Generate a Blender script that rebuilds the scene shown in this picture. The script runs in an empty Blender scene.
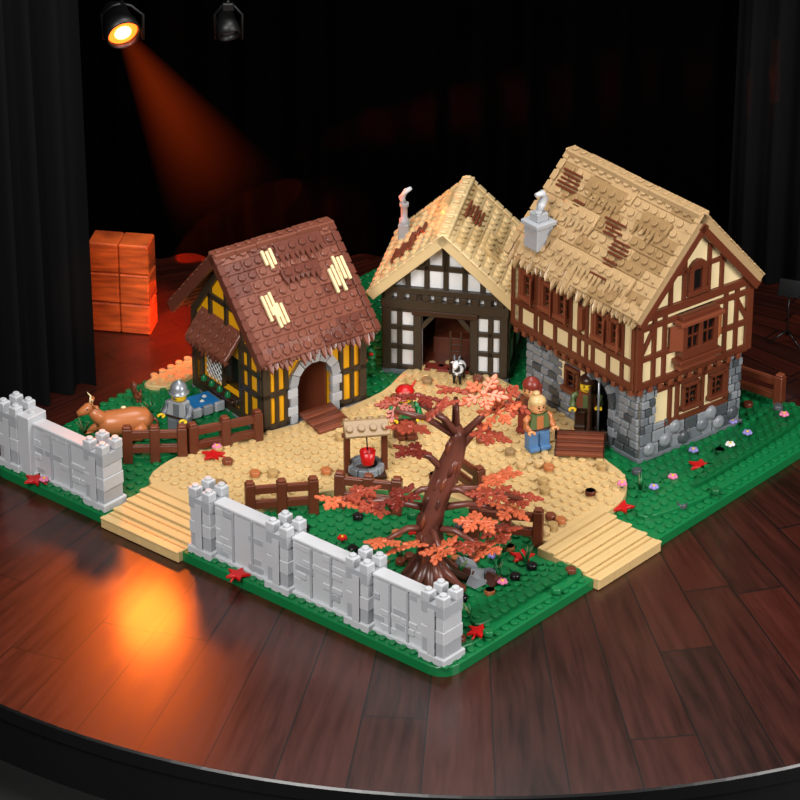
import bpy, math, random
from mathutils import Vector, Matrix, noise
R=random.Random(7)
S=0.1
# ---------------------------------------------------------------- materials
def lin(c):
    c=c/255.0
    return c/12.92 if c<=0.04045 else ((c+0.055)/1.055)**2.4
def rgb(t): return (lin(t[0]),lin(t[1]),lin(t[2]),1)
MATS={}
def plastic(name,col,rough=.32,var=.12,emis=None,es=0):
    m=bpy.data.materials.new(name);m.use_nodes=True
    nt=m.node_tree;b=nt.nodes['Principled BSDF']
    b.inputs['Roughness'].default_value=rough
    b.inputs['Specular IOR Level'].default_value=.45
    n=nt.nodes.new('ShaderNodeTexNoise');n.inputs['Scale'].default_value=2.2;n.inputs['Detail'].default_value=3
    tc=nt.nodes.new('ShaderNodeTexCoord');nt.links.new(tc.outputs['Object'],n.inputs['Vector'])
    mx=nt.nodes.new('ShaderNodeMix');mx.data_type='RGBA'
    c=rgb(col)
    mx.inputs['A'].default_value=tuple(x*(1-var) for x in c[:3])+(1,)
    mx.inputs['B'].default_value=tuple(min(1,x*(1+var)) for x in c[:3])+(1,)
    nt.links.new(n.outputs['Fac'],mx.inputs['Factor'])
    nt.links.new(mx.outputs['Result'],b.inputs['Base Color'])
    if emis:
        b.inputs['Emission Color'].default_value=rgb(emis);b.inputs['Emission Strength'].default_value=es
    MATS[name]=m
    return m
for nm,c in dict(green=(14,108,58),green2=(12,92,48),sand=(208,176,122),sand2=(180,146,94),
  lgray=(188,190,194),lgray2=(164,167,172),dgray=(106,111,117),dgray2=(132,136,141),dkgray=(72,76,80),
  brown=(98,47,29),brown2=(122,63,41),dbrown=(56,32,20),blackt=(56,45,34),
  yellow=(238,170,20),white=(238,239,240),roofbrown=(122,70,54),roofbrown2=(102,54,41),
  roofdtan=(174,144,104),roofdtan2=(148,118,80),rooftan=(216,189,140),rooftan2=(200,171,121),
  cream=(232,210,162),nougat=(182,108,62),red=(190,20,20),leafred=(166,72,52),leafdark=(126,46,36),leaforange=(218,110,72),
  blue=(40,130,200),blueskirt=(82,124,170),pink=(226,126,166),lav=(146,136,204),skin=(236,194,40),skin2=(220,156,106),
  black=(14,14,15),trunk=(108,60,48),hair=(204,170,118),bark=(80,45,35),olive=(86,104,60),steel=(150,155,160),white2=(225,225,225),orangew=(206,98,38)).items():
    plastic(nm,c)
MATS['steel'].node_tree.nodes['Principled BSDF'].inputs['Metallic'].default_value=.5
plastic('lamp_lens',(255,120,40),.3,.02,(255,96,24),4)
plastic('lamp_core',(255,225,170),.3,.02,(255,190,110),5)
plastic('lampblack',(10,10,11),.45)
plastic('dimlens',(70,70,76),.2)
# ---------------------------------------------------------------- mesh builder
class MB:
    def __init__(s):
        s.v=[];s.f=[];s.mi=[];s.sm=[];s.mats=[];s.st=[Matrix.Identity(4)]
    def push(s,m): s.st.append(s.st[-1]@m)
    def pop(s): s.st.pop()
    def add(s,vs,fs,mat,smooth=False):
        M=s.st[-1];o=len(s.v)
        fl=M.determinant()<0
        s.v.extend((M@Vector(p)) for p in vs)
        if mat not in s.mats:s.mats.append(mat)
        k=s.mats.index(mat)
        for i,f in enumerate(fs):
            s.f.append(tuple(o+j for j in (reversed(f) if fl else f)));s.mi.append(k)
            s.sm.append(smooth if isinstance(smooth,bool) else smooth[i])
    def box(s,x0,y0,z0,x1,y1,z1,mat,b=.06):
        if x0>x1:x0,x1=x1,x0
        if y0>y1:y0,y1=y1,y0
        if z0>z1:z0,z1=z1,z0
        b=min(b,(x1-x0)*.45,(y1-y0)*.45,(z1-z0)*.45)
        if b<=0.001:
            vs=[(x,y,z) for z in(z0,z1) for y in(y0,y1) for x in(x0,x1)]
            s.add(vs,[(0,2,3,1),(4,5,7,6),(0,1,5,4),(2,6,7,3),(0,4,6,2),(1,3,7,5)],mat);return
        vs=[];idx={}
        X=(x0,x1);Y=(y0,y1);Z=(z0,z1)
        for i in(0,1):
            for j in(0,1):
                for k in(0,1):
                    sx=b if i==0 else -b;sy=b if j==0 else -b;sz=b if k==0 else -b
                    for a in range(3):
                        idx[(i,j,k,a)]=len(vs)
                        p=[X[i]+sx,Y[j]+sy,Z[k]+sz]
                        p[a]=(X[i],Y[j],Z[k])[a]
                        vs.append(tuple(p))
        fs=[]
        def q(l):
            pts=[Vector(vs[t]) for t in l];c=Vector(((x0+x1)/2,(y0+y1)/2,(z0+z1)/2))
            n=(pts[1]-pts[0]).cross(pts[2]-pts[0])
            m=sum(pts,Vector())/len(pts)
            fs.append(tuple(l) if n.dot(m-c)>0 else tuple(reversed(l)))
        for a in range(3):
            o=[t for t in range(3) if t!=a]
            for e in(0,1):
                l=[]
                for (p,r) in((0,0),(1,0),(1,1),(0,1)):
                    key=[0,0,0];key[a]=e;key[o[0]]=p;key[o[1]]=r
                    l.append(idx[(key[0],key[1],key[2],a)])
                q(l)
            for p in(0,1):
                for r in(0,1):
                    k0=[0,0,0];k0[o[0]]=p;k0[o[1]]=r;k0[a]=0
                    k1=list(k0);k1[a]=1
                    q([idx[(*k0,o[0])],idx[(*k1,o[0])],idx[(*k1,o[1])],idx[(*k0,o[1])]])
        for i in(0,1):
            for j in(0,1):
                for k in(0,1):
                    q([idx[(i,j,k,0)],idx[(i,j,k,1)],idx[(i,j,k,2)]])
        s.add(vs,fs,mat)
    def lathe(s,prof,mat,n=12,o=(0,0,0),smooth=True,cap0=False,cap1=True):
        vs=[];fs=[];sm=[]
        for (r,z) in prof:
            for i in range(n):
                a=2*math.pi*i/n
                vs.append((o[0]+r*math.cos(a),o[1]+r*math.sin(a),o[2]+z))
        for k in range(len(prof)-1):
            for i in range(n):
                j=(i+1)%n
                fs.append((k*n+i,k*n+j,(k+1)*n+j,(k+1)*n+i));sm.append(smooth)
        base=len(vs)
        if cap1:
            r,z=prof[-1]
            vs+= [(o[0]+r*math.cos(2*math.pi*i/n),o[1]+r*math.sin(2*math.pi*i/n),o[2]+z) for i in range(n)]
            fs.append(tuple(base+i for i in range(n)));sm.append(False);base+=n
        if cap0:
            r,z=prof[0]
            vs+= [(o[0]+r*math.cos(2*math.pi*i/n),o[1]+r*math.sin(2*math.pi*i/n),o[2]+z) for i in range(n)]
            fs.append(tuple(base+n-1-i for i in range(n)));sm.append(False)
        s.add(vs,fs,mat,sm)
    def stud(s,x,y,z,mat,r=.31,h=.2,n=9):
        s.lathe([(r,0),(r,h-.04),(r-.05,h)],mat,n,(x,y,z),False)
    def prism(s,poly,y0,y1,mat):
        n=len(poly)
        vs=[(x,y0,z) for x,z in poly]+[(x,y1,z) for x,z in poly]
        fs=[tuple(range(n)),tuple(range(2*n-1,n-1,-1))]
        for i in range(n):
            j=(i+1)%n
            fs.append((i,i+n,j+n,j))
        s.add(vs,fs,mat)
    def slab(s,poly,z0,z1,mat,b=.06):
        n=len(poly)
        ins=[]
        for i in range(n):
            p0=Vector(poly[i-1]);p=Vector(poly[i]);p1=Vector(poly[(i+1)%n])
            d=((p-p0).normalized()+(p1-p).normalized())
            if d.length<1e-6:d=p1-p
            d.normalize();nn=Vector((-d.y,d.x));ins.append(p+nn*b)
        vs=[(x,y,z0) for x,y in poly]+[(x,y,z1-b) for x,y in poly]+[(q.x,q.y,z1) for q in ins]
        fs=[]
        for k in(0,1):
            for i in range(n):
                j=(i+1)%n
                fs.append((k*n+i,k*n+j,(k+1)*n+j,(k+1)*n+i))
        fs.append(tuple(range(2*n,3*n)));fs.append(tuple(range(n-1,-1,-1)))
        s.add(vs,fs,mat)
    def tube(s,pts,rad,mat,n=8,jit=0,caps=True):
        pts=[Vector(p) for p in pts];m=len(pts);vs=[];fs=[];up=Vector((.13,.31,.94)).normalized()
        for i,p in enumerate(pts):
            d=(pts[min(i+1,m-1)]-pts[max(i-1,0)]).normalized()
            a=d.cross(up)
            if a.length<.05:a=d.cross(Vector((1,0,0)))
            a.normalize();b=d.cross(a)
            r=rad[i] if isinstance(rad,(list,tuple)) else rad
            for k in range(n):
                t=2*math.pi*k/n;rr=r*(1+R.uniform(-jit,jit))
                vs.append(tuple(p+a*(rr*math.cos(t))+b*(rr*math.sin(t))))
        for i in range(m-1):
            for k in range(n):
                j=(k+1)%n
                fs.append((i*n+k,(i+1)*n+k,(i+1)*n+j,i*n+j))
        sm=[True]*len(fs)
        if caps:
            fs.append(tuple(range(n)));fs.append(tuple((m-1)*n+n-1-k for k in range(n)));sm+=[False,False]
        s.add(vs,fs,mat,sm)
    def build(s,name,loc=(0,0,0),ang=0,parent=None):
        me=bpy.data.meshes.new(name)
        me.from_pydata([tuple(p*S) for p in s.v],[],s.f)
        for m in s.mats:me.materials.append(MATS[m])
        me.polygons.foreach_set('material_index',s.mi)
        me.polygons.foreach_set('use_smooth',s.sm)
        me.update()
        ob=bpy.data.objects.new(name,me);bpy.context.collection.objects.link(ob)
        if parent:ob.parent=parent
        else:
            ob.location=Vector(loc)*S;ob.rotation_euler=(0,0,math.radians(ang))
        return ob
T=lambda x,y,z=0:Matrix.Translation((x,y,z))
def RZ(a):return Matrix.Rotation(math.radians(a),4,'Z')
def RX(a):return Matrix.Rotation(math.radians(a),4,'X')
def RY(a):return Matrix.Rotation(math.radians(a),4,'Y')
AL=49.1
F=Vector((3.27,-43.65));EX=Vector((math.cos(math.radians(AL)),math.sin(math.radians(AL))));EY=Vector((-EX.y,EX.x))
def W(a,b,z=.8):
    p=F+EX*a+EY*b;return (p.x,p.y,z)
def inside(x,y,poly):
    c=False;j=len(poly)-1
    for i in range(len(poly)):
        xi,yi=poly[i];xj,yj=poly[j]
        if (yi>y)!=(yj>y) and x<(xj-xi)*(y-yi)/(yj-yi)+xi:c=not c
        j=i
    return c
def smoothpoly(P,n=4):
    out=[];m=len(P)
    for i in range(m):
        p0,p1,p2,p3=[Vector(P[(i+k-1)%m]) for k in range(4)]
        for t in range(n):
            u=t/n
            out.append(tuple(.5*((2*p1)+(-p0+p2)*u+(2*p0-5*p1+4*p2-p3)*u*u+(-p0+3*p1-3*p2+p3)*u**3)))
    return out
def roundrect(x0,y0,x1,y1,r,n=4):
    out=[]
    for cx,cy,a0 in((x1-r,y0+r,-90),(x1-r,y1-r,0),(x0+r,y1-r,90),(x0+r,y0+r,180)):
        for i in range(n+1):
            a=math.radians(a0+90*i/n);out.append((cx+r*math.cos(a),cy+r*math.sin(a)))
    return out
# ---------------------------------------------------------------- baseplate
GZ=.8;SZ=1.4
sandP=smoothpoly([(5.2,26.6),(8.5,25.6),(13,24),(17,21.5),(19,17.5),(19.6,11.5),(19,5),(25.6,5),(28.5,5.6),(31,7.6),(32.2,10.6),(34.5,14),(36,18),(37,24),(37.5,30),(34,32.5),(29,31.5),(23,32.2),(17.5,34),(13,35.6),(9,36.6),(5.2,34.8)])
mb=MB()
mb.slab(roundrect(0,0,50,48,1.6),0,GZ,'green')
mb.slab(sandP,GZ-.1,SZ,'sand')
tiers=[(smoothpoly([(27,2.5),(33,.8),(41,.6),(49,1),(49.2,6),(44,5.5),(38,4),(33,4.5),(29,4.6)]),1.2),
       (smoothpoly([(33,2.2),(40,2),(48,2.4),(48.5,5),(44,4.4),(38,3.4)]),1.6),
       (smoothpoly([(3,1),(9,.8),(16.8,.7),(17,3.5),(12,3.6),(7,5),(3.4,4.5)]),1.15),
       (smoothpoly([(6,1.6),(11,1.5),(16,1.4),(16.2,2.8),(11,2.9),(7,3.4)]),1.5),
       (smoothpoly([(9,37.8),(14,36.5),(20,35),(24,34),(26,40),(24,47),(10,47.2),(7.5,42)]),1.15)]
for P,z in tiers: mb.slab(P,GZ-.1,z,'green2' if z>1.3 else 'green')
tan2=smoothpoly([(17,47.2),(18,45.4),(21,45.3),(25,45.6),(26,47.2),(21,47.6)])
mb.slab(tan2,GZ,1.5,'sand')
lv=[(-.5,.9,.92),(.9,2.4,1.12),(2.4,3.9,1.32),(3.9,5.5,1.52)]
for (b0,b1,z) in lv:
    for k in range(4):
        w=(34.8-26.4)/4
        mb.box(b0,26.4+w*k,0.02,b1,26.4+w*(k+1),z,'sand',.05)
    mb.box(b0-.08,26.4,z-.12,b0+.35,34.8,z+.06,'sand',.05)
    mb.box(b0+.75,26.5,z,b0+.95,34.7,z+.05,'sand2',.02)
    for k in range(4):
        w=(25.2-17.4)/4
        mb.box(17.4+w*k,b0,0.02,17.4+w*(k+1),b1,z,'sand',.05)
    mb.box(17.4,b0-.08,z-.12,25.2,b0+.35,z+.06,'sand',.05)
    mb.box(17.5,b0+.75,z,25.1,b0+.95,z+.05,'sand2',.02)
for i in range(50):
    for j in range(48):
        x,y=i+.5,j+.5
        if 26.0<y<35.2 and x<5.8: continue
        if 17.0<x<25.6 and y<5.8: continue
        if inside(x,y,sandP):
            ok=all(inside(x+dx,y+dy,sandP) for dx,dy in((.35,0),(-.35,0),(0,.35),(0,-.35)))
            if ok: mb.stud(x,y,SZ,'sand')
            continue
        if inside(x,y,tan2):mb.stud(x,y,1.5,'sand');continue
        z=GZ;m='green'
        for P,tz in tiers:
            if inside(x,y,P) and tz>z:z=tz;m='green2' if tz>1.3 else 'green'
        if any(inside(x+dx,y,sandP) for dx in(.3,-.3)) :continue
        mb.stud(x,y,z,m)
BASE=mb.build('green_baseplate',(F.x,F.y,0.01),AL)
# ---------------------------------------------------------------- castle walls
def tower(mb,cx,cy,h=5.0,w=1.1):
    mb.box(cx-w-.15,cy-w-.15,0,cx+w+.15,cy+w+.15,.7,'lgray',.08)
    z=.7
    k=0
    while z<h-.1:
        d=.0 if k%2 else .06
        mb.box(cx-w+d,cy-w+d,z,cx+w-d,cy+w-d,min(z+1.1,h),'lgray' if k%3 else 'lgray2',.05);z+=1.1;k+=1
    for sx in(-1,1):
        mb.box(cx+sx*w-.15,cy-.35,.7,cx+sx*(w+.12)+.0,cy+.35,h-.4,'lgray',.05)
        for sy in(-1,1):
            x=cx+sx*(w-.4);y=cy+sy*(w-.4)
            mb.box(x-.42,y-.42,h,x+.42,y+.42,h+.75,'lgray',.06)
            mb.stud(x,y,h+.75,'lgray',n=12,r=.28)
def wallrun(mb,b0,b1,h=4.7):
    cx=1.5
    mb.box(cx-.5,b0,0,cx+.5,b1,h,'lgray',.03)
    mb.box(cx-.75,b0,0,cx+.75,b1,.4,'lgray',.06)
    mb.box(cx-.62,b0,h,cx+.62,b1,h+.3,'lgray',.06)
    for side in(-1,1):
        z=.45;row=0
        while z<h-.3:
            y=b0+(.0 if row%2 else .8)
            while y<b1-.4:
                L=min(R.choice([1.0,1.6,2.0]),b1-y)
                if R.random()<.42:
                    mb.box(cx+side*.45,y+.05,z+.04,cx+side*(.5+R.choice([.05,.08,.11])),y+L-.05,z+.54,R.choice(['lgray','lgray','lgray2']),.04)
                y+=L
            z+=.6;row+=1
    for y in [b0+(b1-b0)*t for t in(.33,.67)]:
        mb.box(cx-.66,y-.1,.4,cx-.5,y+.1,h,'lgray2',.03)
mb=MB()
for b in(36.3,46.0):tower(mb,1.5,b)
mb.box(.5,43.6,0,2.5,44.9,5.3,'lgray',.06);mb.stud(1.5,44.2,5.3,'lgray',n=12)
wallrun(mb,37.4,43.6,4.5)
mb.build('castle_battlement',(F.x,F.y,GZ+.01),AL)
mb=MB()
for b in(1.6,8.9,16.9,24.9):tower(mb,1.5,b)
for b0,b1 in((2.7,7.8),(10.0,15.8),(18.0,23.8)):wallrun(mb,b0,b1)
mb.build('castle_battlement',(F.x,F.y,GZ+.01),AL)
# ---------------------------------------------------------------- house tools
def roof(mb,x0,x1,yc,hw,ze,zr,m1,m2,verge,patches=(),teeth=1.0,sides=(-1,1),ridgeM=None,rough=.05):
    th=math.atan2(zr-ze,hw);L=math.hypot(hw,zr-ze)
    for s in sides:
        M=Matrix(((1,0,0,0),(0,s*math.cos(th),s*math.sin(th),yc),(0,-math.sin(th),math.cos(th),zr),(0,0,0,1)))
        mb.push(M)
        n=int(round(L));st=L/n
        for k in range(n):
            mb.push(T(0,k*st,0)@RX(4))
            x=x0
            while x<x1-.01:
                w=min(R.choice([2,3,4]),x1-x)
                if x1-x-w<.8:w=x1-x
                dz=R.uniform(-rough,rough)
                m=m1 if R.random()<.72 else m2
                mb.box(x,0,-.5,x+w,st+.08,dz,m,.05)
                q=x+.5
                while q<x+w-.3:
                    mb.stud(q,st*.5,dz,m,r=.33,h=.2,n=10);q+=1
                x+=w
            mb.pop()
        for e,sg in((x0,-1),(x1,1)):
            mb.box(e-.2 if sg<0 else e-.15,-.1,-.75,e+.15 if sg<0 else e+.2,L+.2,.18,verge,.06)
            k=0
            while k<L-.6:
                mb.box(e-.3,k+.05,.1,e+.3,k+.9,.26,verge,.05);k+=1
        for layer in(0,1):
            x=x0+.1+layer*.25
            while x<x1-.4 and teeth>0:
                w=R.uniform(.4,.65);l=R.uniform(.35,1.0)*teeth-layer*.55;z=R.uniform(-.1,.1)+layer*.14
                mb.add([(x,L-.9*layer-.3,z),(x+w,L-.9*layer-.3,z),(x+w*.85,L+l*.6,z-.12),(x+w*.5,L+l,z-.3),(x+w*.15,L+l*.6,z-.12),
                        (x,L-.9*layer-.3,z-.4),(x+w,L-.9*layer-.3,z-.4),(x+w*.85,L+l*.6,z-.4),(x+w*.5,L+l,z-.42),(x+w*.15,L+l*.6,z-.4)],
                       [(0,1,2,3,4),(9,8,7,6,5),(0,4,9,5),(4,3,8,9),(3,2,7,8),(2,1,6,7),(1,0,5,6)],R.choice([m1,m1,m2]))
                x+=w*.92
        for (sd,px,py,pw,ph,pm,kind) in patches:
            if sd!=s:continue
            if kind=='slats':
                yy=py
                while yy<py+ph:
                    a=R.uniform(-.3,.3);b=R.uniform(-.4,.4)
                    mb.box(px+a,yy,.1,px+pw+b,yy+.2,.4,pm,.05);yy+=.36
            elif kind=='cols':
                xx=px
                while xx<px+pw:
                    mb.box(xx,py+R.uniform(-.3,.1),.1,xx+.26,py+ph+R.uniform(-.2,.4),.4,pm,.05);xx+=.38
            elif kind=='shag':
                mb.box(px,py,.0,px+pw,py+ph*.55,.4,pm,.08)
                q=px+.5
                while q<px+pw-.2:
                    mb.stud(q,py+ph*.28,.4,pm,r=.33,n=10);q+=1
                xx=px
                while xx<px+pw-.2:
                    w=.55;l=ph*R.uniform(.7,1.2)
                    mb.add([(xx,py+ph*.5,.38),(xx+w,py+ph*.5,.38),(xx+w*.5,py+l,.24),(xx,py+ph*.5,.1),(xx+w,py+ph*.5,.1),(xx+w*.5,py+l,.08)],
                      [(0,1,2),(5,4,3),(0,2,5,3),(2,1,4,5),(1,0,3,4)],pm)
                    xx+=w*.9
        mb.pop()
    rm=ridgeM or m1
    x=x0-.2
    while x<x1+.1:
        w=min(2,x1+.2-x)
        mb.box(x,yc-.55,zr-.35,x+w,yc+.55,zr+.2+R.uniform(-.03,.05),rm,.08)
        q=x+.5
        while q<x+w-.2:
            mb.box(q-.2,yc-.28,zr+.2,q+.2,yc+.28,zr+.36,rm,.06);q+=1
        x+=w
def holes(mb,Wd,H,hs,mat,th=.8,z0=0,x0=0):
    xs=sorted(set([x0,Wd]+[h[0] for h in hs]+[h[2] for h in hs]))
    for a,b in zip(xs[:-1],xs[1:]):
        c=(a+b)/2
        hh=sorted([(h[1],h[3]) for h in hs if h[0]<c<h[2]])
        z=z0
        for q0,q1 in hh:
            if q0>z:mb.box(a,0,z,b,th,q0,mat,0)
            z=q1
        if z<H:mb.box(a,0,z,b,th,H,mat,0)
def tb(mb,x0,z0,x1,z1,mat,p=.22,b=.05):mb.box(x0,-p,z0,x1,.06,z1,mat,b)
def brace(mb,x0,z0,x1,z1,mat,w=.5,p=.2):
    d=math.hypot(x1-x0,z1-z0);a=math.degrees(math.atan2(z1-z0,x1-x0))
    mb.push(T(x0,0,z0)@RY(-a));mb.box(0,-p,-w/2,d,.05,w/2,mat,.04);mb.pop()
def window(mb,x0,z0,x1,z1,frame,glass='black',lat=True,p=.3,sill=True):
    w=.28
    mb.box(x0+.1,.35,z0+.1,x1-.1,.45,z1-.1,glass,0)
    tb(mb,x0-.05,z0,x0+w,z1,frame,p);tb(mb,x1-w,z0,x1+.05,z1,frame,p)
    tb(mb,x0-.05,z1-w,x1+.05,z1+.08,frame,p)
    if sill:tb(mb,x0-.2,z0-.15,x1+.2,z0+w-.05,frame,p+.22)
    if lat:
        c=(x0+x1)/2
        mb.box(c-.07,.0,z0,c+.07,.2,z1,frame,0)
        z=z0+.6
        while z<z1-.3:
            mb.box(x0,.05,z-.05,x1,.2,z+.05,frame,0);z+=.62
def lattice(mb,x0,z0,x1,z1,mat,y=.1):
    h=z1-z0
    for k in range(-6,9):
        for sg in(1,-1):
            xa=x0+k*.55;dx=sg*h
            ta=(x0-xa)/dx;tb_=(x1-xa)/dx
            if ta>tb_:ta,tb_=tb_,ta
            t0=max(0,ta);t1=min(1,tb_)
            if t1-t0>.08:
                mb.tube([(xa+dx*t0,y,z0+h*t0),(xa+dx*t1,y,z0+h*t1)],.055,mat,4)
def arch(mb,xc,zb,r,mat,th=.7,n=7,y0=-.35,y1=.3,jamb=0,mat2=None):
    for i in range(n):
        a0=math.pi*i/n;a1=math.pi*(i+1)/n-.03
        pts=[(xc+r*math.cos(a0),zb+r*math.sin(a0)),(xc+(r+th)*math.cos(a0),zb+(r+th)*math.sin(a0)),
             (xc+(r+th)*math.cos(a1),zb+(r+th)*math.sin(a1)),(xc+r*math.cos(a1),zb+r*math.sin(a1))]
        mb.prism(pts,y0,y1,mat if i%2 or not mat2 else mat2)
    if jamb>0:
        for sx in(-1,1):
            z=zb-jamb;k=0
            while z<zb-.05:
                e=.15 if k%2 else -.1
                xa=xc+sx*r;xb=xc+sx*(r+th+e)
                mb.box(xa,y0,z,xb,y1,min(z+.8,zb),mat if k%2 or not mat2 else mat2,.06);z+=.8;k+=1
def archfill(mb,xc,zb,r,H,mat,y0=0,y1=.8,n=8):
    for i in range(n):
        a0=math.pi*i/n;a1=math.pi*(i+1)/n
        xa,xb=xc+r*math.cos(a0),xc+r*math.cos(a1)
        mb.prism([(xb,zb+r*math.sin(a1)),(xa,zb+r*math.sin(a0)),(xa,zb+r),(xb,zb+r)],y0,y1,mat)
def stones(mb,x0,z0,x1,z1,mats,p=.12,hh=.6,wmin=.8,wmax=1.6,prob=.9,hole=()):
    z=z0;row=0
    while z<z1-.2:
        h=min(hh,z1-z);x=x0+(0 if row%2 else -.3)
        while x<x1-.2:
            w=min(R.uniform(wmin,wmax),x1-x)
            a=max(x,x0);c=(a+x+w)/2;zc=z+h/2
            if R.random()<prob and not any(q[0]-.1<c<q[2]+.1 and q[1]<zc<q[3] for q in hole):
                mb.box(a+.03,-p-R.uniform(0,.1),z+.03,x+w-.03,.1,z+h-.03,R.choice(mats),.1)
            x+=w
        z+=h;row+=1
# ---------------------------------------------------------------- LEFT house (yellow half timbered)
mb=MB();WX,DY,H=10.0,10.3,7.4;zr=14.7
th='blackt'
mb.box(-.3,-.3,0,WX+.3,DY+.3,.5,'dgray',.06)
mb.box(.5,.5,.5,WX-.5,DY-.5,.7,'brown',0)
dc=4.9
holes(mb,WX,H,[(dc-1.7,.5,dc+1.7,5.6)],'yellow',z0=.5)
archfill(mb,dc,3.9,1.7,5.6,'lgray')
arch(mb,dc,3.9,1.7,'lgray',.8,7,-.35,.3,3.4,'lgray2')
for x0,x1 in((-.1,.6),(2.0,2.4),(7.4,7.8),(9.4,10.1)):tb(mb,x0,.5,x1,H,th)
for z0 in(.5,3.4):
    tb(mb,-.1,z0,2.4,z0+.5,th);tb(mb,7.4,z0,10.1,z0+.5,th)
tb(mb,-.1,6.6,10.1,7.4,th,.26)
tb(mb,1.1,3.6,1.45,6.8,th);tb(mb,8.5,.6,8.85,6.8,th);tb(mb,1.1,.6,1.45,3.6,th)
mb.push(T(dc+1.5,.4,.6)@RZ(120));mb.box(0,-.1,0,2.6,.12,4.6,'brown',.05);mb.pop()
mb.push(T(WX,DY)@RZ(180));holes(mb,WX,H,[],'yellow',z0=.5);mb.pop()
mb.push(T(WX,0)@RZ(90));holes(mb,DY,H,[],'yellow',z0=.5)
for x0 in(0,3,6.5,9.7):tb(mb,x0,.5,x0+.6,H,th)
for z0 in(.5,3.4,6.8):tb(mb,0,z0,DY,z0+.5,th)
mb.prism([(0,H),(DY,H),(DY/2,zr-.5)],0,.6,'yellow')
mb.pop()
mb.push(T(0,DY)@RZ(-90))
wh=[(1.6,2.1,6.8,5.6)]
holes(mb,DY,H,wh,'yellow',z0=.5)
mb.prism([(0,H),(DY,H),(DY/2,zr-.6)],0,.6,'yellow')
for x0 in(-.1,7.0,9.7):tb(mb,x0,.5,x0+.6,H,th)
tb(mb,1.1,.5,1.6,7.4,th)
for z0 in(.5,6.9):tb(mb,0,z0,DY,z0+.6,th,.26)
tb(mb,7.3,3.3,DY,3.8,th);tb(mb,0,3.3,1.4,3.8,th);tb(mb,7.3,5.2,DY,5.6,th)
tb(mb,1.4,1.6,7.1,2.1,th,.5)
tb(mb,8.3,.8,8.7,7,th)
for x in(2.6,5.0,7.3):tb(mb,x,7.5,x+.45,7.5+min(x,DY-x)*1.25,th)
tb(mb,2.0,9.7,8.3,10.2,th);tb(mb,3.4,11.8,6.9,12.2,th)
brace(mb,.3,7.6,5.1,13.7,th,.6,.28);brace(mb,10.0,7.6,5.2,13.7,th,.6,.28)
mb.box(1.6,.6,2.1,6.8,.7,5.6,'black',0)
lattice(mb,1.7,2.1,4.2,5.6,'white');mb.box(4.2,-.05,2.1,4.4,.3,5.6,th,.02)
mb.box(1.6,-.8,1.7,6.9,.0,2.0,'dbrown',.05)
for x in(2.2,3.4,4.6,5.8):mb.lathe([(.3,0),(.25,.3),(.1,.45)],R.choice(['red','green','pink']),8,(x,-.5,2.0))
mb.push(T(0,-.1,8.3)@RX(52))
for k in range(3):
    mb.push(T(0,-k*.9-.9,0)@RX(-3));mb.box(1.4,0,-.3,7.4,1.0,.05,'roofbrown',.05)
    for q in range(6):mb.stud(1.9+q,.5,.05,'roofbrown',r=.33)
    mb.pop()
x=1.4
while x<7.2:
    l=R.uniform(.3,.8)
    mb.add([(x,-2.6,0.05),(x+.3,-2.7-l,-.15),(x+.6,-2.6,0.05),(x,-2.6,-.25),(x+.3,-2.7-l,-.3),(x+.6,-2.6,-.25)],[(0,1,2),(5,4,3),(0,3,4,1),(1,4,5,2),(2,5,3,0)],R.choice(['roofbrown','roofbrown2']))
    x+=.52
mb.pop()
mb.pop()
roof(mb,-1.1,10.1,DY/2,DY/2+1.7,7.6,zr,'roofbrown','roofbrown2','roofbrown2',
  [(-1,1.1,4.6,.9,1.8,'cream','cols'),(-1,1.7,5.6,.9,1.5,'cream','cols'),(-1,2.8,1.1,1.1,1.1,'cream','cols'),(-1,7.9,3.9,.9,1.8,'cream','cols'),(-1,8.7,3.1,.8,2.0,'cream','cols'),
   (-1,4.2,.5,4.5,2.2,'roofbrown2','shag'),(-1,3.8,2.8,3.6,1.6,'roofbrown2','shag')],teeth=1.05)
mb.push(T(dc-1.6,-3.2,.62)@RX(9))
for k in range(6):mb.box(.0,k*.52,-.05,3.2,k*.52+.47,.28,'brown' if k%2 else 'brown2',.05)
mb.pop()
mb.build('yellow_timber_cottage',(-11.06,-8.0,GZ+.01),35.5)
# ---------------------------------------------------------------- MIDDLE barn
mb=MB();WX,DY,H=10.4,10.0,7.6;zr=13.8;cx=WX/2
mb.box(-.2,-.2,0,WX+.2,DY,.5,'dgray',.06)
mb.box(.5,.5,.5,WX-.5,DY-.5,.65,'brown',0)
dx0,dx1=3.1,7.4
holes(mb,WX,H,[(dx0,.5,dx1,5.9)],'white',z0=.5)
for M_ in (T(0,DY)@RZ(-90),T(WX,0)@RZ(90)):
    mb.push(M_);holes(mb,DY,H,[],'white',z0=.5)
    for x0 in(0,3.1,6.3,9.4):tb(mb,x0,.5,x0+.6,H,th)
    for z0 in(.5,3.6,6.9):tb(mb,0,z0,DY,z0+.6,th)
    mb.pop()
mb.push(T(WX,DY)@RZ(180));holes(mb,WX,H,[],'blackt',z0=.5);mb.prism([(0,H),(WX,H),(cx,zr-.3)],0,.6,'white');mb.pop()
mb.prism([(0,H),(WX,H),(cx,zr-.4)],0,.7,'white')
for x0 in(-.1,2.5,7.3,9.8):tb(mb,x0,.5,x0+.7,H,th,.3)
for x0 in(1.1,8.8):tb(mb,x0,.5,x0+.45,H,th)
for z0 in(.5,2.4,4.2,5.9):
    tb(mb,-.1,z0,2.8,z0+.45,th);tb(mb,7.6,z0,10.5,z0+.45,th)
tb(mb,-.2,6.3,10.6,7.2,th,.45);tb(mb,2.4,5.8,8.0,6.3,'dbrown',.5)
for i in range(10):tb(mb,.1+i*1.05,7.2,.75+i*1.05,7.75,th,.55)
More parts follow.
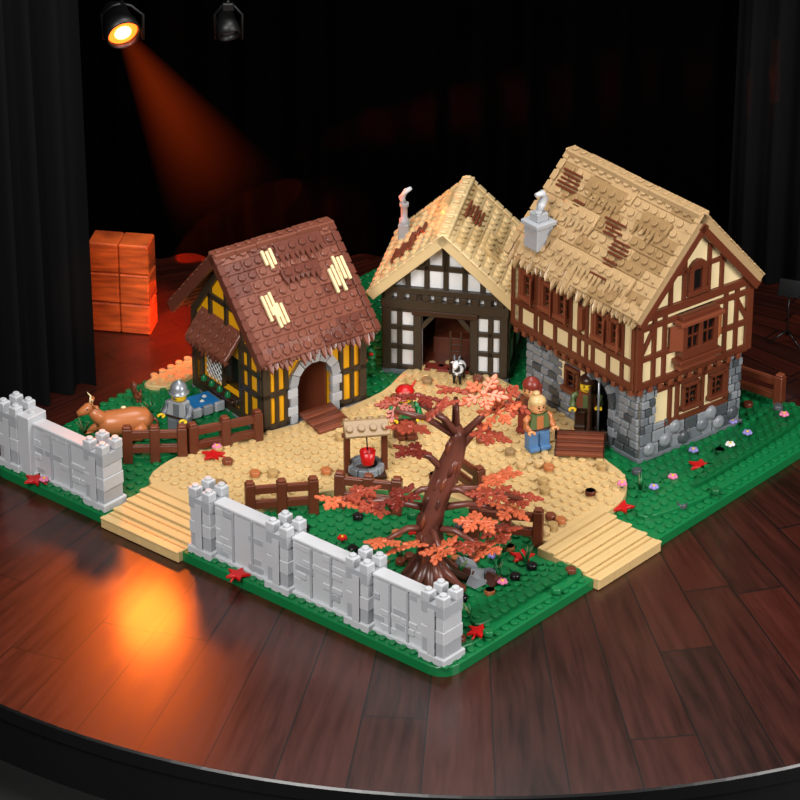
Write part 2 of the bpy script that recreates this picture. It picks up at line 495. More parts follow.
tb(mb,-.3,7.75,10.7,8.3,th,.5)
tb(mb,2.0,9.9,8.4,10.4,th)
for x in(1.8,3.4,5.0,6.6,8.1):tb(mb,x,8.1,x+.45,8.0+min(x+.2,WX-x-.2)*1.05,th)
brace(mb,.2,8.1,5.2,12.9,th,.7,.3);brace(mb,10.2,8.1,5.2,12.9,th,.7,.3)
brace(mb,3.2,4.6,4.3,5.9,th,.4);brace(mb,7.3,4.6,6.2,5.9,th,.4)
tb(mb,4.9,10.3,5.5,12.6,th)
mb.box(3.6,3,.6,7.0,4.2,2.2,'brown',.05);mb.box(3.3,5.5,.6,7.2,6,5,'brown2',.05)
mb.box(3.4,-.2,.5,7.2,1.0,.8,'leafdark',.05)
for x in(5.7,6.6):
    mb.box(x-.1,-.5,.6,x+.1,-.3,4.6,'dbrown',.03)
for z in range(6):mb.box(5.7,-.5,.9+z*.6,6.6,-.34,1.05+z*.6,'dbrown',.03)
mb.push(T(cx,0)@RZ(90))
roof(mb,-1.5,10.0,0,6.2,8.2,zr,'rooftan','rooftan2','rooftan',
  [(1,0.8,4.0,2.6,2.2,'brown2','slats'),(1,3.2,3.2,1.4,1.6,'brown2','slats'),(-1,4.0,.9,2.6,1.6,'brown2','slats'),(1,6,1.2,3,2.0,'rooftan2','shag'),(-1,1.5,3.4,3,2,'rooftan2','shag')],teeth=.8)
mb.pop()
mb.box(-.1,6.2,8.6,.8,7.1,10.8,'lgray2',.06)
mb.lathe([(.42,0),(.42,.4),(.28,.5),(.28,1.5),(.4,1.6),(.4,1.9)],'lgray2',12,(.35,6.6,10.8))
mb.tube([(.35,6.6,12.6),(.15,6.6,13.2),(.5,6.6,13.8),(.95,6.6,14.1)],[.26,.3,.24,.15],'lgray',8)
mb.build('timber_barn',(-1.3,3.5,GZ+.01),-11.4)
# ---------------------------------------------------------------- RIGHT house
mb=MB();WX,DY=10.8,14.0;HB=7.0;HU=13.2;zr=20.8;cx=WX/2
tm='brown'
mb.box(-.3,-.3,0,WX+.3,DY+.3,.4,'dgray',.06)
g=['dgray','dgray2','dkgray','dgray2']
gh=[(4.4,3.5,6.2,5.6),(7.3,3.5,9.0,5.6)]
holes(mb,WX,HB,gh,'cream',z0=.3)
stones(mb,0,.3,WX,2.5,g,.2,1.1,.9,1.4,1)
stones(mb,-.05,2.5,1.6,HB-.3,g,.25,.75,.7,.95,1);stones(mb,WX-1.4,2.5,WX+.05,HB-.3,g,.25,.75,.6,.8,1)
stones(mb,1.4,2.5,3.0,3.1,g,.2,.6)
for x,z in((.9,1.0),(2.6,1.3),(4.6,.9),(6.6,1.4),(8.4,1.0),(9.9,1.4),(3.6,2.2),(7.5,2.2)):mb.push(T(x,-.25,z)@RX(90));mb.lathe([(.62,0),(.56,.15),(.3,.25)],R.choice(g),10);mb.pop()
tb(mb,1.6,2.5,WX-1.4,2.95,tm)
for x in(2.9,3.7,6.4,9.0):tb(mb,x,2.8,x+.4,HB,tm)
for w in gh:window(mb,*w,tm);lattice(mb,w[0]+.2,w[1]+.1,w[2]-.2,w[3]-.1,'blackt',.2)
tb(mb,1.4,5.8,WX-1.2,6.3,tm)
mb.push(T(0,DY)@RZ(-90))
dr=(8.0,.4,10.6,5.6)
lh=[dr,(5.0,3.2,6.7,5.2)]
holes(mb,DY,HB,lh,'dgray',z0=.3)
archfill(mb,9.3,4.3,1.3,5.6,'dgray')
stones(mb,0,.3,DY,3.2,g,.18,.75,.8,1.5,.9,[dr])
stones(mb,0,3.2,4.8,HB-.2,g,.15,.7,.8,1.4,.8);stones(mb,11.6,3.2,DY,HB-.2,g,.2,.7,.8,1.2,1)
arch(mb,9.3,4.3,1.3,'dgray2',.6,7,-.4,.3,3.9,'dkgray')
window(mb,5.0,3.2,6.7,5.2,tm);tb(mb,4.1,2.9,4.8,6.2,'cream',.12);tb(mb,6.8,2.9,7.4,6.2,'cream',.12)
tb(mb,4.0,2.7,7.6,3.0,tm);tb(mb,3.8,5.5,7.6,5.9,tm)
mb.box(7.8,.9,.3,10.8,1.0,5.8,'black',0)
mb.push(T(8.1,.1,.4)@RZ(-50));mb.box(-0.1,-.0,0,2.3,.2,4.6,'dbrown',.05);mb.pop()
mb.pop()
mb.push(T(WX,0)@RZ(90));holes(mb,DY,HB,[],'dgray',z0=.3);mb.pop()
mb.push(T(WX,DY)@RZ(180));holes(mb,WX,HB,[],'dgray',z0=.3);mb.pop()
ox=-1.0;oy=-.4;UX=WX+.4;UY=DY+.8
mb.box(ox,oy,HB-.35,UX,UY,HB+.35,tm,.08)
for i in range(15):mb.box(ox-.2,oy+.2+i*1.01,HB-.6,ox+.4,oy+.65+i*1.01,HB-.1,'brown2',.05)
for i in range(11):mb.box(ox+.3+i*1.05,oy-.2,HB-.6,ox+.75+i*1.05,oy+.4,HB-.1,'brown2',.05)
UW=UX-ox
mb.push(T(ox,oy))
holes(mb,UW,HU,[],'cream',z0=HB)
mb.prism([(0,HU),(UW,HU),(UW/2,zr-.7)],0,.7,'cream')
for x0 in(-.1,UW-.6):tb(mb,x0,HB,x0+.7,HU,tm,.28)
for x in(1.6,2.7,9.2,10.4):tb(mb,x,HB,x+.42,HU,tm)
for z0 in(HB,9.3,12.0):
    tb(mb,0,z0,UW,z0+.5,tm,.24)
tb(mb,-.1,12.9,UW+.1,13.6,tm,.34)
brace(mb,.4,9.8,1.7,12,tm,.4);brace(mb,UW-.4,9.8,UW-1.7,12,tm,.4)
c=UW/2
mb.box(c-2.3,-1.1,8.2,c+2.3,.1,8.7,tm,.08);mb.box(c-2.0,-.7,7.6,c+2.0,.1,8.2,'brown2',.08)
mb.box(c-1.9,-.9,8.7,c+1.9,0,9.5,tm,.05)
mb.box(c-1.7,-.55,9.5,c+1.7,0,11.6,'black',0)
for x in(c-1.9,c-.25,c+1.4):mb.box(x,-.9,9.4,x+.5,0,11.8,tm,.05)
mb.box(c-1.5,-.75,10.5,c+1.5,-.6,10.65,tm,0)
for x in(c-.85,c+.75):mb.box(x,-.75,9.5,x+.12,-.6,11.6,tm,0)
mb.box(c-2.3,-1.2,11.7,c+2.3,.1,12.1,'brown2',.08);mb.box(c-2.0,-.9,12.1,c+2.0,.1,12.5,tm,.08)
mb.push(T(c+1.9,-.9,9.5)@RZ(35));mb.box(0,0,0,1.1,.16,2.2,'nougat',.04);mb.pop()
mb.push(T(c-1.9,-.9,9.5)@RZ(145));mb.box(0,-.16,0,1.1,0,2.2,'brown2',.04);mb.pop()
for x in(c-2.9,c+2.5,c-1.5,c+1.1):tb(mb,x,13.5,x+.4,13.4+(UW/2-abs(x+.2-c))*1.12,tm)
tb(mb,c-3.1,15.9,c+3.1,16.3,tm)
tb(mb,c-.95,14.0,c-.45,16,tm,.35);tb(mb,c+.45,14.0,c+.95,16,tm,.35);arch(mb,c,15.9,.45,tm,.5,6,-.35,.1);tb(mb,c-1.1,13.8,c+1.1,14.2,tm,.45)
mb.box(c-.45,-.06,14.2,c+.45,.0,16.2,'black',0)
mb.pop()
UL=UY-oy
mb.push(T(ox,UY)@RZ(-90))
wz0,wz1=10.0,12.4
wins=[(1.4,wz0,2.8,wz1),(3.9,wz0,5.3,wz1),(5.7,wz0,7.1,wz1),(10.4,wz0,11.8,wz1),(12.2,wz0,13.4,wz1)]
holes(mb,UL,HU,wins,'cream',z0=HB)
for w in wins:
    window(mb,*w,'brown2',p=.35)
    tb(mb,w[0]-.25,wz0-.2,w[0]+.05,wz1+.3,'brown2',.45)
    mb.push(T(w[2],-.3,wz0)@RZ(-60));mb.box(0,0,0,.75,.12,2.2,'brown2',.03);mb.pop()
for x in[.0,1.0,2.9,3.6,5.35,7.2,8.3,9.2,10.0,11.85,13.5,14.8]:tb(mb,x,HB,x+.36,HU,tm)
for z0 in(HB,9.0,12.7):tb(mb,0,z0,UL,z0+.5,tm,.24)
tb(mb,8.6,10.0,9.2,12.0,'brown2',.5)
mb.pop()
mb.push(T(UX,oy)@RZ(90));holes(mb,UL,HU,[],'cream',z0=HB)
for i in range(9):tb(mb,i*1.8,HB,i*1.8+.4,HU,tm)
mb.pop()
mb.push(T(UX,UY)@RZ(180));holes(mb,UW,HU,[],'cream',z0=HB);mb.prism([(0,HU),(UW,HU),(UW/2,zr-.7)],0,.7,'cream');mb.pop()
rc=(ox+UX)/2
mb.push(T(rc,0)@RZ(90))
roof(mb,-.9,14.9,0,6.6,13.6,zr,'roofdtan','roofdtan2','roofdtan',
 [(1,12.0,1.6,2.0,1.7,'brown','slats'),(1,10.3,3.5,1.2,.9,'brown','slats'),(1,5.2,3.6,2.0,1.2,'brown','slats'),(1,3.6,4.9,1.8,1.2,'brown','slats'),(1,4.0,6.6,1.4,1.6,'brown','slats'),
  (1,6.6,1.2,4.6,2.2,'roofdtan2','shag'),(1,8.0,3.8,4.2,2.2,'roofdtan','shag'),(1,1.2,7.0,9.6,2.0,'roofdtan','shag'),(1,10.6,6.2,3.6,2.0,'roofdtan2','shag'),(1,1.0,1.8,3.2,2.0,'roofdtan2','shag')],teeth=1.3,rough=.09)
mb.pop()
for sg in(-1,1):
    th_=math.degrees(math.atan2(zr-13.6,6.6))
    mb.push(T(rc,-1.05,zr-.6)@(RZ(0) if sg>0 else Matrix.Scale(-1,4,(1,0,0)))@RY(th_));mb.box(0,-.1,-.75,9.7,.35,-.1,tm,.05);mb.pop()
mb.box(-1.2,11.6,14.6,.5,13.3,16.8,'lgray2',.06);mb.box(-1.4,11.4,16.6,.7,13.5,17.0,'lgray2',.06)
mb.box(-.9,11.9,17.0,.2,13.0,17.7,'lgray2',.06)
for x,y in((-.6,12.2),(0,12.8)):mb.stud(x,y,17.7,'lgray2',n=12)
mb.tube([(-.3,12.4,17.7),(-.2,12.4,18.3),(.3,12.5,18.8),(-.1,12.4,19.3),(-.7,12.5,19.2)],[.3,.38,.33,.28,.18],'lgray',8)
mb.build('timber_tavern_house',(19.1,-12.2,GZ+.01),38)
# ---------------------------------------------------------------- tree
mb=MB()
def leaf(mb,c,sz,mat,tilt,rot):
    mb.push(T(*c)@RZ(rot)@RX(tilt[0])@RY(tilt[1])@Matrix.Scale(sz,4))
    z=.11
    arms=5
    for k in range(arms):
        a=k*360/arms+R.uniform(-12,12);l=R.uniform(1.6,2.2)
        mb.push(RZ(a)@RY(R.uniform(-6,14)))
        mb.box(.0,-.15,-z,l,.15,z,mat,.03)
        for (px,py,r,dr) in((l+.15,0,.34,0),(l*.55,.42,.28,55),(l*.55,-.42,.28,-55),(l*.85,.42,.25,42),(l*.85,-.42,.25,-42)):
            pts=[]
            for q in range(8):
                t=2*math.pi*q/8
                x=r*math.cos(t)*1.35;y=r*math.sin(t)*.78
                cd,sd=math.cos(math.radians(dr)),math.sin(math.radians(dr))
                pts.append((px+x*cd-y*sd,py+x*sd+y*cd))
            mb.slab(pts,-z,z,mat,.04)
            if py:mb.tube([(px-.25,0,0),(px,py,0)],.1,mat,4)
        mb.pop()
    mb.lathe([(.34,-z),(.34,z+.14),(.28,z+.18)],mat,10)
    mb.pop()
trk=[(0,0,0),(-.1,.1,1.6),(.1,0,3.2),(.0,0,4.8),(.25,0,6.4),(.7,.1,8),(1.2,0,9.5),(1.8,0,11),(2.2,.1,12.4),(1.9,.2,13.4)]
mb.tube(trk,[1.5,1.15,1.1,1.05,1.0,.98,.92,.8,.65,.4],'trunk',8,.08)
for i in range(1,9):
    p=Vector(trk[i]);q=Vector(trk[i+1])
    for a in range(3):
        t=R.uniform(0,6.28);rr=1.0-.05*i
        o=Vector((rr*math.cos(t),rr*math.sin(t),0))
        mb.tube([p+o,(p+q)/2+o*1.08,q+o*.92],[.14,.22,.1],R.choice(['bark','trunk','brown2']),5)
for a in range(0,360,30):
    r=R.uniform(2.0,3.0);ca,sa=math.cos(math.radians(a)),math.sin(math.radians(a))
    mb.tube([(ca*.5,sa*.5,2.4),(ca*1.3,sa*1.3,1.2),(ca*r,sa*r,.25)],[.5,.55,.25],R.choice(['bark','trunk','dbrown']),5)
def br(p0,p1,r0=.34,r1=.16):
    p0=Vector(p0);p1=Vector(p1);m=(p0+p1)/2+Vector((0,0,.5))
    mb.tube([p0,m,p1],[r0,(r0+r1)/2,r1],'trunk',7)
def lp(px,py,yo):return ((px-430)/13.2,yo,(585-py-6.2*yo)/11.6)
up=[(396,408,1,'leafred'),(418,400,-1,'leafdark'),(438,410,-2,'leafred'),(456,394,1,'leafred'),(482,398,0,'leaforange'),(506,402,1.5,'leafred'),(496,416,0,'leaforange'),(410,430,-1.5,'leafred'),(488,438,-1,'leafred'),(412,452,-1.5,'leafdark')]
lo=[(340,503,0,'leaforange'),(360,494,1,'leafred'),(374,508,-1,'leafred'),(400,498,-1,'leafdark'),(385,542,-2.4,'leaforange'),(406,546,-2,'leaforange'),(440,550,-3,'leaforange'),(464,546,-2.6,'leafred'),(488,548,-2,'leaforange'),(508,512,0,'leaforange'),(488,495,-2,'leafred'),(476,522,-2.5,'leaforange'),(522,500,1.5,'leafred'),(498,480,1,'leaforange'),(498,532,-1,'leafred')]
for px,py,yo,m in up:
    leaf(mb,lp(px,py,yo),R.uniform(.66,.78),m,(R.uniform(-25,25),R.uniform(-25,25)),R.uniform(0,360))
for px,py,yo,m in lo:
    leaf(mb,lp(px,py,yo),R.uniform(.66,.78),m,(R.uniform(-22,22),R.uniform(-22,22)),R.uniform(0,360))
for px,py,yo,k in((395,412,0,8),(420,406,-1,8),(488,428,0,7),(455,399,1,9),(430,414,-1,8),(345,503,0,4),(385,540,-2,3),(505,510,0,4),(480,545,-2,3),(440,550,-3,3),(405,500,0,5),(478,500,-1,5),(522,500,1,5),(508,404,1,8),(412,452,-1,6)):
    br(trk[k],lp(px,py+2,yo))
mb.build('autumn_tree',W(8.9,9.1,GZ+.05),0)
# rocks by the tree
mb=MB()
for i in range(18):
    a=R.uniform(0,6.28);r=R.uniform(3.4,5.2);x,y=r*math.cos(a),r*math.sin(a)*.8
    if y>2.5:continue
    mb.push(T(x,y,0.1)@RZ(R.uniform(0,90)));h=R.uniform(.5,1.2)
    mb.prism([(-.7,0),(.7,0),(.5,h*.5),(-.3,h)],-.5,.5,R.choice(['dgray','dkgray','dgray2','bark']));mb.pop()
mb.build('garden_rocks',W(8.7,8.9,GZ+.1),0)
# ---------------------------------------------------------------- fences
def fence(a0,b0,a1,b1,z=GZ+.01):
    mb=MB();d=Vector((a1-a0,b1-b0));L=d.length;ang=math.degrees(math.atan2(d.y,d.x))
    for x in(0,L/2,L) if L>4.3 else (0,L):
        mb.box(x-.4,-.4,0,x+.4,.4,3.1,'brown',.08);mb.box(x-.3,-.3,3.1,x+.3,.3,3.3,'brown2',.06)
    for zz in(.9,2.2):
        mb.box(.3,-.3,zz,L-.3,-.05,zz+.65,'brown',.06)
        mb.box(.3,.05,zz+.1,L-.3,.28,zz+.6,'brown2',.06)
    p=W(a0,b0,z);mb.build('wooden_fence',p,AL+ang)
fence(7.4,39.6,10.4,36.4);fence(11.2,36.0,16.2,33.6);fence(7.2,26.0,11.0,22.8);fence(13.0,21.8,15.2,17.8);fence(16.0,10.6,18.6,6.4);fence(48.6,9.6,48.9,5.4);fence(21,17.1,19.9,13.4,SZ+.01)
# ---------------------------------------------------------------- well
mb=MB()
mb.box(-1.5,-1.3,0,1.5,1.3,.4,'dbrown',.06)
for i in range(10):
    a=i*36;mb.push(RZ(a));mb.box(.9,-.4,.3,1.45,.4,1.0,R.choice(['dgray','dgray2']),.1);mb.pop()
for sx in(-1,1):
    mb.box(sx*1.5-.25,-.25,.3,sx*1.5+.25,.25,4.3,'brown',.06)
mb.tube([(-1.9,0,3.6),(1.9,0,3.6)],.2,'brown2',8)
mb.tube([(0,-.5,3.7),(0,-.9,2.6)],.06,'black',5)
mb.lathe([(.5,0),(.66,1.1),(.6,1.1),(.48,.3)],'red',12,(0,-1.0,1.5))
for sg in(-1,1):
    mb.push(T(0,0,4.8)@RX(-32*sg));mb.box(-1.8,0 if sg>0 else -1.5,-.15,1.8,1.5 if sg>0 else 0,.12,'roofdtan2',.06)
    for k in range(4):mb.stud(-1.4+k*.95,.8*sg,.12,'roofdtan2')
    mb.pop()
mb.build('water_well',W(17.4,23.0,SZ+.2),10)
# ---------------------------------------------------------------- minifigures
def minifig(name,loc,ang,legs,torso,arm,skin,hat,hatm,skirt=False,tool=None,raise_=0):
    mb=MB()
    for sx in(-1,1):
        xa,xb=(.04,.95) if sx>0 else (-.95,-.04)
        mb.box(xa,-.72,0,xb,.45,.4,legs,.07);mb.box(xa,-.45,.3,xb,.45,1.6,legs,.1)
    mb.box(-.95,-.4,1.5,.95,.4,1.8,legs,.06)
    vs=[(-.95,-.5,1.8),(.95,-.5,1.8),(.95,.5,1.8),(-.95,.5,1.8),(-.68,-.42,3.25),(.68,-.42,3.25),(.68,.42,3.25),(-.68,.42,3.25)]
    mb.add(vs,[(0,3,2,1),(4,5,6,7),(0,1,5,4),(2,3,7,6),(0,4,7,3),(1,2,6,5)],torso)
    mb.box(-.3,-.52,1.9,.3,-.4,3.1,arm,.03);mb.box(-.95,-.53,1.8,.95,.53,2.0,'dbrown',.03)
    for sx in(-1,1):
        rz=raise_ if sx>0 else 0
        p=[(sx*.72,0,3.0),(sx*1.05,-.05,2.75),(sx*1.15,-.3,2.25+rz*.4),(sx*1.05,-.8,2.05+rz)]
        mb.tube(p,[.27,.3,.27,.22],arm,9)
        h=Vector(p[-1])+Vector((0,-.28,0))
        arc=[tuple(h+Vector((.24*math.cos(math.radians(q)),.24*math.sin(math.radians(q)),0))) for q in range(-40,221,26)]
        mb.tube(arc,.11,skin,6);mb.tube([p[-1],tuple(h+Vector((0,.2,0)))],.13,skin,7)
        if tool and sx>0:mb.tube([tuple(h+Vector((0,0,-2))),tuple(h+Vector((0,0,2.4)))],.1,tool,7)
    mb.lathe([(.3,3.2),(.3,3.35),(.5,3.35),(.6,3.45),(.62,3.8),(.6,4.2),(.5,4.32),(.3,4.32),(.3,4.5)],skin,18)
    for sx in(-1,1):
        mb.push(T(sx*.2,-.6,3.92)@RX(90));mb.lathe([(.07,0),(.07,.04)],'black',8);mb.pop()
        mb.box(sx*.2-.11,-.64,4.05,sx*.2+.11,-.58,4.09,'dbrown',.01)
    mb.tube([(-.17,-.6,3.66),(-.08,-.625,3.6),(.08,-.625,3.6),(.17,-.6,3.66)],.03,'dbrown',5)
    if hat=='hair':
        mb.lathe([(.66,4.05),(.72,4.2),(.66,4.45),(.45,4.65),(.15,4.72)],hatm,16,(0,.08,0))
        mb.box(-.6,.1,3.3,.6,.75,4.3,hatm,.2);mb.lathe([(.1,0),(.3,.12),(.28,.34),(.1,.42)],hatm,10,(0,.3,4.6))
    elif hat=='helmet':
        mb.lathe([(.85,4.0),(.72,4.1),(.7,4.4),(.55,4.75),(.2,4.98),(.05,5.1)],hatm,16)
        mb.box(-.09,-.72,3.7,.09,-.6,4.3,hatm,.02)
    elif hat=='hood':
        mb.lathe([(.7,4.0),(.74,4.2),(.68,4.5),(.4,4.8),(.1,4.95)],hatm,14,(0,.1,0));mb.box(-.75,.2,3.0,.75,.8,4.3,hatm,.2)
        mb.box(-.85,.35,.5,.85,.6,3.2,hatm,.08)
    elif hat=='cap':
        mb.lathe([(.7,4.1),(.8,4.25),(.6,4.55),(.2,4.65)],hatm,14);mb.tube([(.5,0,4.4),(.9,.3,4.9)],[.14,.05],'red',6)
    mb.build(name,loc,ang)
minifig('minifigure_villager',W(29.6,15.4,SZ+.2),25,'blueskirt','olive','nougat','skin2','hair','hair')
minifig('minifigure_hooded_villager',W(31.4,17.6,SZ+.2),-30,'leafdark','brown2','bark','skin2','hood','leafdark')
minifig('minifigure_innkeeper',W(35.0,14.6,SZ+.2),-10,'dbrown','brown2','olive','skin','hair','dbrown',tool='steel',raise_=.3)
minifig('minifigure_knight',W(12.6,38.8,1.36),-30,'dgray','lgray2','dgray','skin','helmet','steel')
minifig('minifigure_farmer',W(24.0,24.6,SZ+.2),10,'brown','olive','green','skin','cap','red')
# goat
mb=MB()
mb.tube([(-.9,0,1.0),(-.5,0,1.15),(.1,0,1.1),(.7,0,1.2)],[.35,.5,.45,.38],'white',10)
mb.tube([(.6,0,1.3),(.9,0,1.8),(1.0,0,2.0)],[.3,.25,.25],'black',8)
mb.tube([(.85,0,2.05),(1.2,0,1.98),(1.55,0,1.85)],[.28,.26,.14],'white',8)
for sx in(-.7,.6):
    for sy in(-.25,.25):mb.tube([(sx,sy,1.0),(sx+.08,sy,.5),(sx,sy,0)],[.2,.12,.12],'black',7)
for sy in(-.15,.15):
    mb.tube([(.9,sy,2.2),(.7,sy*1.5,2.6),(.5,sy*1.8,2.6)],[.09,.07,.03],'dgray',6);mb.tube([(.9,sy*1.5,2.1),(.8,sy*3.4,2.0)],[.1,.05],'white',6)
mb.tube([(-.95,0,1.2),(-1.25,0,1.5)],[.12,.05],'black',6)
mb.tube([(-.2,0,1.12),(.1,0,1.12)],[.5,.5],'black',10)
mb.build('goat',(4.9,.5,SZ+.2),-105)
# ---------------------------------------------------------------- trough, resting animal, hatch, plants
mb=MB()
mb.box(-2.2,-1.3,0,2.2,1.3,.6,'dgray',.08);mb.box(-1.9,-1.05,.6,1.9,1.05,.72,'blue',.03)
for i in range(4):mb.box(-2.2+i*1.12,-1.45,0,-1.3+i*1.12,-1.1,.85,R.choice(['dgray2','lgray2']),.08)
for x,y in((-1,.2),(.6,-.2),(1.2,.4)):mb.lathe([(.22,0),(.1,.12)],'white2',8,(x,y,.72))
mb.build('water_trough',W(16.6,41.0,1.36),35)
mb=MB()
mb.tube([(-2.5,0,1.0),(-2.0,0,1.3),(-1.0,0,1.35),(.2,0,1.3),(1.2,0,1.4),(1.8,0,1.5)],[.55,1.0,1.12,1.08,1.0,.6],'nougat',14)
mb.tube([(1.3,0,1.6),(1.9,0,2.2),(2.3,0,2.8)],[.75,.55,.45],'nougat',12)
mb.tube([(2.1,0,3.0),(2.6,0,2.9),(3.1,0,2.65),(3.45,0,2.5)],[.42,.48,.34,.24],'nougat',12)
mb.tube([(3.35,0,2.5),(3.55,0,2.45)],[.25,.16],'dbrown',10)
for sy in(-1,1):
    mb.tube([(2.2,sy*.35,3.2),(2.0,sy*.85,3.35),(1.95,sy*1.05,3.2)],[.12,.17,.05],'nougat',7)
    mb.tube([(2.35,sy*.2,3.3),(2.25,sy*.4,3.8),(2.5,sy*.5,4.1)],[.1,.08,.03],'cream',6)
    mb.lathe([(.09,0),(.05,.06)],'black',8,(2.7,sy*.42,3.02))
    mb.tube([(1.4,sy*.8,.9),(2.1,sy*.95,.5),(2.7,sy*.9,.25),(2.0,sy*1.0,.2)],[.42,.3,.2,.18],'nougat',8)
    mb.tube([(-1.8,sy*.85,1.0),(-1.0,sy*1.2,.7),(-.6,sy*1.3,.35),(-1.5,sy*1.35,.2)],[.6,.42,.25,.2],'nougat',8)
mb.tube([(-2.6,0,1.4),(-3.0,.1,1.1),(-3.1,.2,.6)],[.16,.1,.12],'brown2',7)
for x,y,z in((-1.2,-.95,1.8),(.2,-.9,1.9),(-.4,-.5,2.35),(.8,-.7,2.0)):mb.lathe([(.22,0),(.2,.1),(.05,.16)],'cream',8,(x,y,z-.05))
mb.build('resting_deer',W(9.6,42.6,1.2),-165)
mb=MB()
mb.tube([(-.3,0,.35),(.1,0,.5),(.35,0,.8)],[.3,.35,.22],'brown2',8);mb.tube([(.35,0,.85),(.65,0,.9)],[.22,.1],'brown2',8)
mb.tube([(-.3,0,.35),(-.7,0,.7),(-.6,0,1.3),(-.85,0,1.5)],[.12,.25,.28,.1],'brown',8)
for y in(-.12,.12):mb.tube([(.35,y,1.0),(.3,y*1.6,1.25)],[.08,.03],'brown2',5);mb.tube([(.15,y,.3),(.3,y,.0)],[.12,.08],'brown2',5)
mb.build('squirrel',W(14.6,45.6,1.36),-60)
mb=MB()
for k in range(6):mb.box(-1.9,-1.4+k*.5,.1+.09*k,1.9,-.95+k*.5,.4+.09*k,'brown' if k%2 else 'brown2',.05)
mb.box(-2.1,1.5,0,2.1,1.8,.85,'dbrown',.05);mb.box(-2,-1.3,0,-1.7,1.6,.3,'dbrown',.04);mb.box(1.7,-1.3,0,2,1.6,.3,'dbrown',.04)
mb.build('cellar_hatch',W(31.6,12.6,SZ+.2),-5)
mb=MB()
for i in range(26):
    z=.3+i*.26;a=R.uniform(0,6.28);r=R.uniform(.1,.7)*(1.2-z/9)
    x,y=r*math.cos(a),r*math.sin(a)
    mb.lathe([(.12,0),(.42,.1),(.36,.3),(.1,.42)],R.choice(['green','green2']),7,(x,y,z))
    if R.random()<.2:mb.lathe([(.2,0),(.16,.2)],'red',8,(x,y-.3,z+.2))
mb.tube([(0,0,0),(.1,0,3),(0,0,7)],[.2,.18,.1],'green2',7)
mb.build('flowering_vine',W(30.6,34.6,GZ),0)
def flower(mb,x,y,z,m,c='skin'):
    mb.lathe([(.12,0),(.1,.3)],'green2',6,(x,y,z))
    for k in range(5):
        a=k*1.2566;mb.lathe([(.16,0),(.2,.08),(.14,.18)],m,7,(x+.24*math.cos(a),y+.24*math.sin(a),z+.28))
    mb.lathe([(.14,0),(.1,.22)],c,7,(x,y,z+.3))
def topz(a,b,e):
    z=GZ
    for P,tz in tiers:
        if inside(a,b,P):z=max(z,tz)
    if inside(a,b,sandP):z=SZ
    return z+e
mb=MB()
FL=[(29,6.3,'pink'),(33.4,4.6,'pink'),(42,3.6,'lav'),(44,6.5,'lav'),(46.5,3.2,'pink'),(39.5,3.5,'white2'),(.4,42,'pink'),(30.5,4.3,'lav'),(12.5,34.6,'pink'),(21,37,'red'),(26,33.6,'red'),(38,6,'lav'),(47,11,'pink'),(12,4.5,'pink'),(14.5,7.5,'lav'),(6,14,'pink'),(9,18,'red'),(5,20,'white2'),(35,33.4,'pink')]
for a,b,m in FL: flower(mb,a,b,topz(a,b,.15),m)
mb.build('garden_flowers',parent=BASE)
mb=MB()
def mleaf(x,y,z,rot,m='red'):
    mb.push(T(x,y,z)@RZ(rot))
    pts=[]
    for k in range(10):
        a=math.radians(k*36);r=1.0 if k%2==0 else .48
        pts.append((r*math.cos(a),r*math.sin(a)))
    mb.slab(pts,0,.2,m,.04);mb.tube([(-.6,0,.1),(-1.2,0,.05)],.08,m,5)
    mb.pop()
for a,b in((36.6,4.3),(5.2,1.2),(-.0,20.6),(16.2,6.0),(27.2,4.9),(11.6,34.2),(24.6,35),(.2,42.8),(8.5,14),(14,14.5),(3.9,12)):
    mleaf(a,b,topz(a,b,.2),R.uniform(0,360))
mb.build('fallen_leaves',parent=BASE)
mb=MB()
k=0
while k<38:
    a=R.uniform(6,37);b=R.uniform(6,36)
    if inside(a,b,sandP) and inside(a+1,b,sandP) and inside(a-1,b,sandP):
        mb.lathe([(.44,0),(.44,.3),(.38,.36)],R.choice(['nougat','hair','roofdtan2','brown2','sand2','sand2']),10,(int(a)+.5,int(b)+.5,SZ+.18));k+=1
while k<90:
    a=R.uniform(3,17) if k<82 else R.uniform(26,49);b=R.uniform(.5,23) if a<18 else R.uniform(.5,8)
    if inside(a,b,sandP): continue
    mb.lathe([(.42,0),(.42,.3),(.36,.36)],R.choice(['black','dkgray','nougat','green2','black','green','brown']),10,(int(a)+.5,int(b)+.5,topz(a,b,.15)));k+=1
mb.build('scattered_pebbles',parent=BASE)
mb=MB()
for i in range(34):
    a,b=R.choice([(R.uniform(3,17),R.uniform(4,22)),(R.uniform(27,47),R.uniform(5,9)),(R.uniform(8,24),R.uniform(37,46)),(R.uniform(4,16),R.uniform(3,8))])
    if inside(a,b,sandP):continue
    for k in range(4):
        an=R.uniform(0,6.28)
        mb.tube([(a,b,1.0),(a+.3*math.cos(an),b+.3*math.sin(an),1.7),(a+.7*math.cos(an),b+.7*math.sin(an),2.0+R.uniform(0,.4))],[.12,.1,.04],R.choice(['green','green2','olive']),5)
mb.build('grass_tufts',parent=BASE)
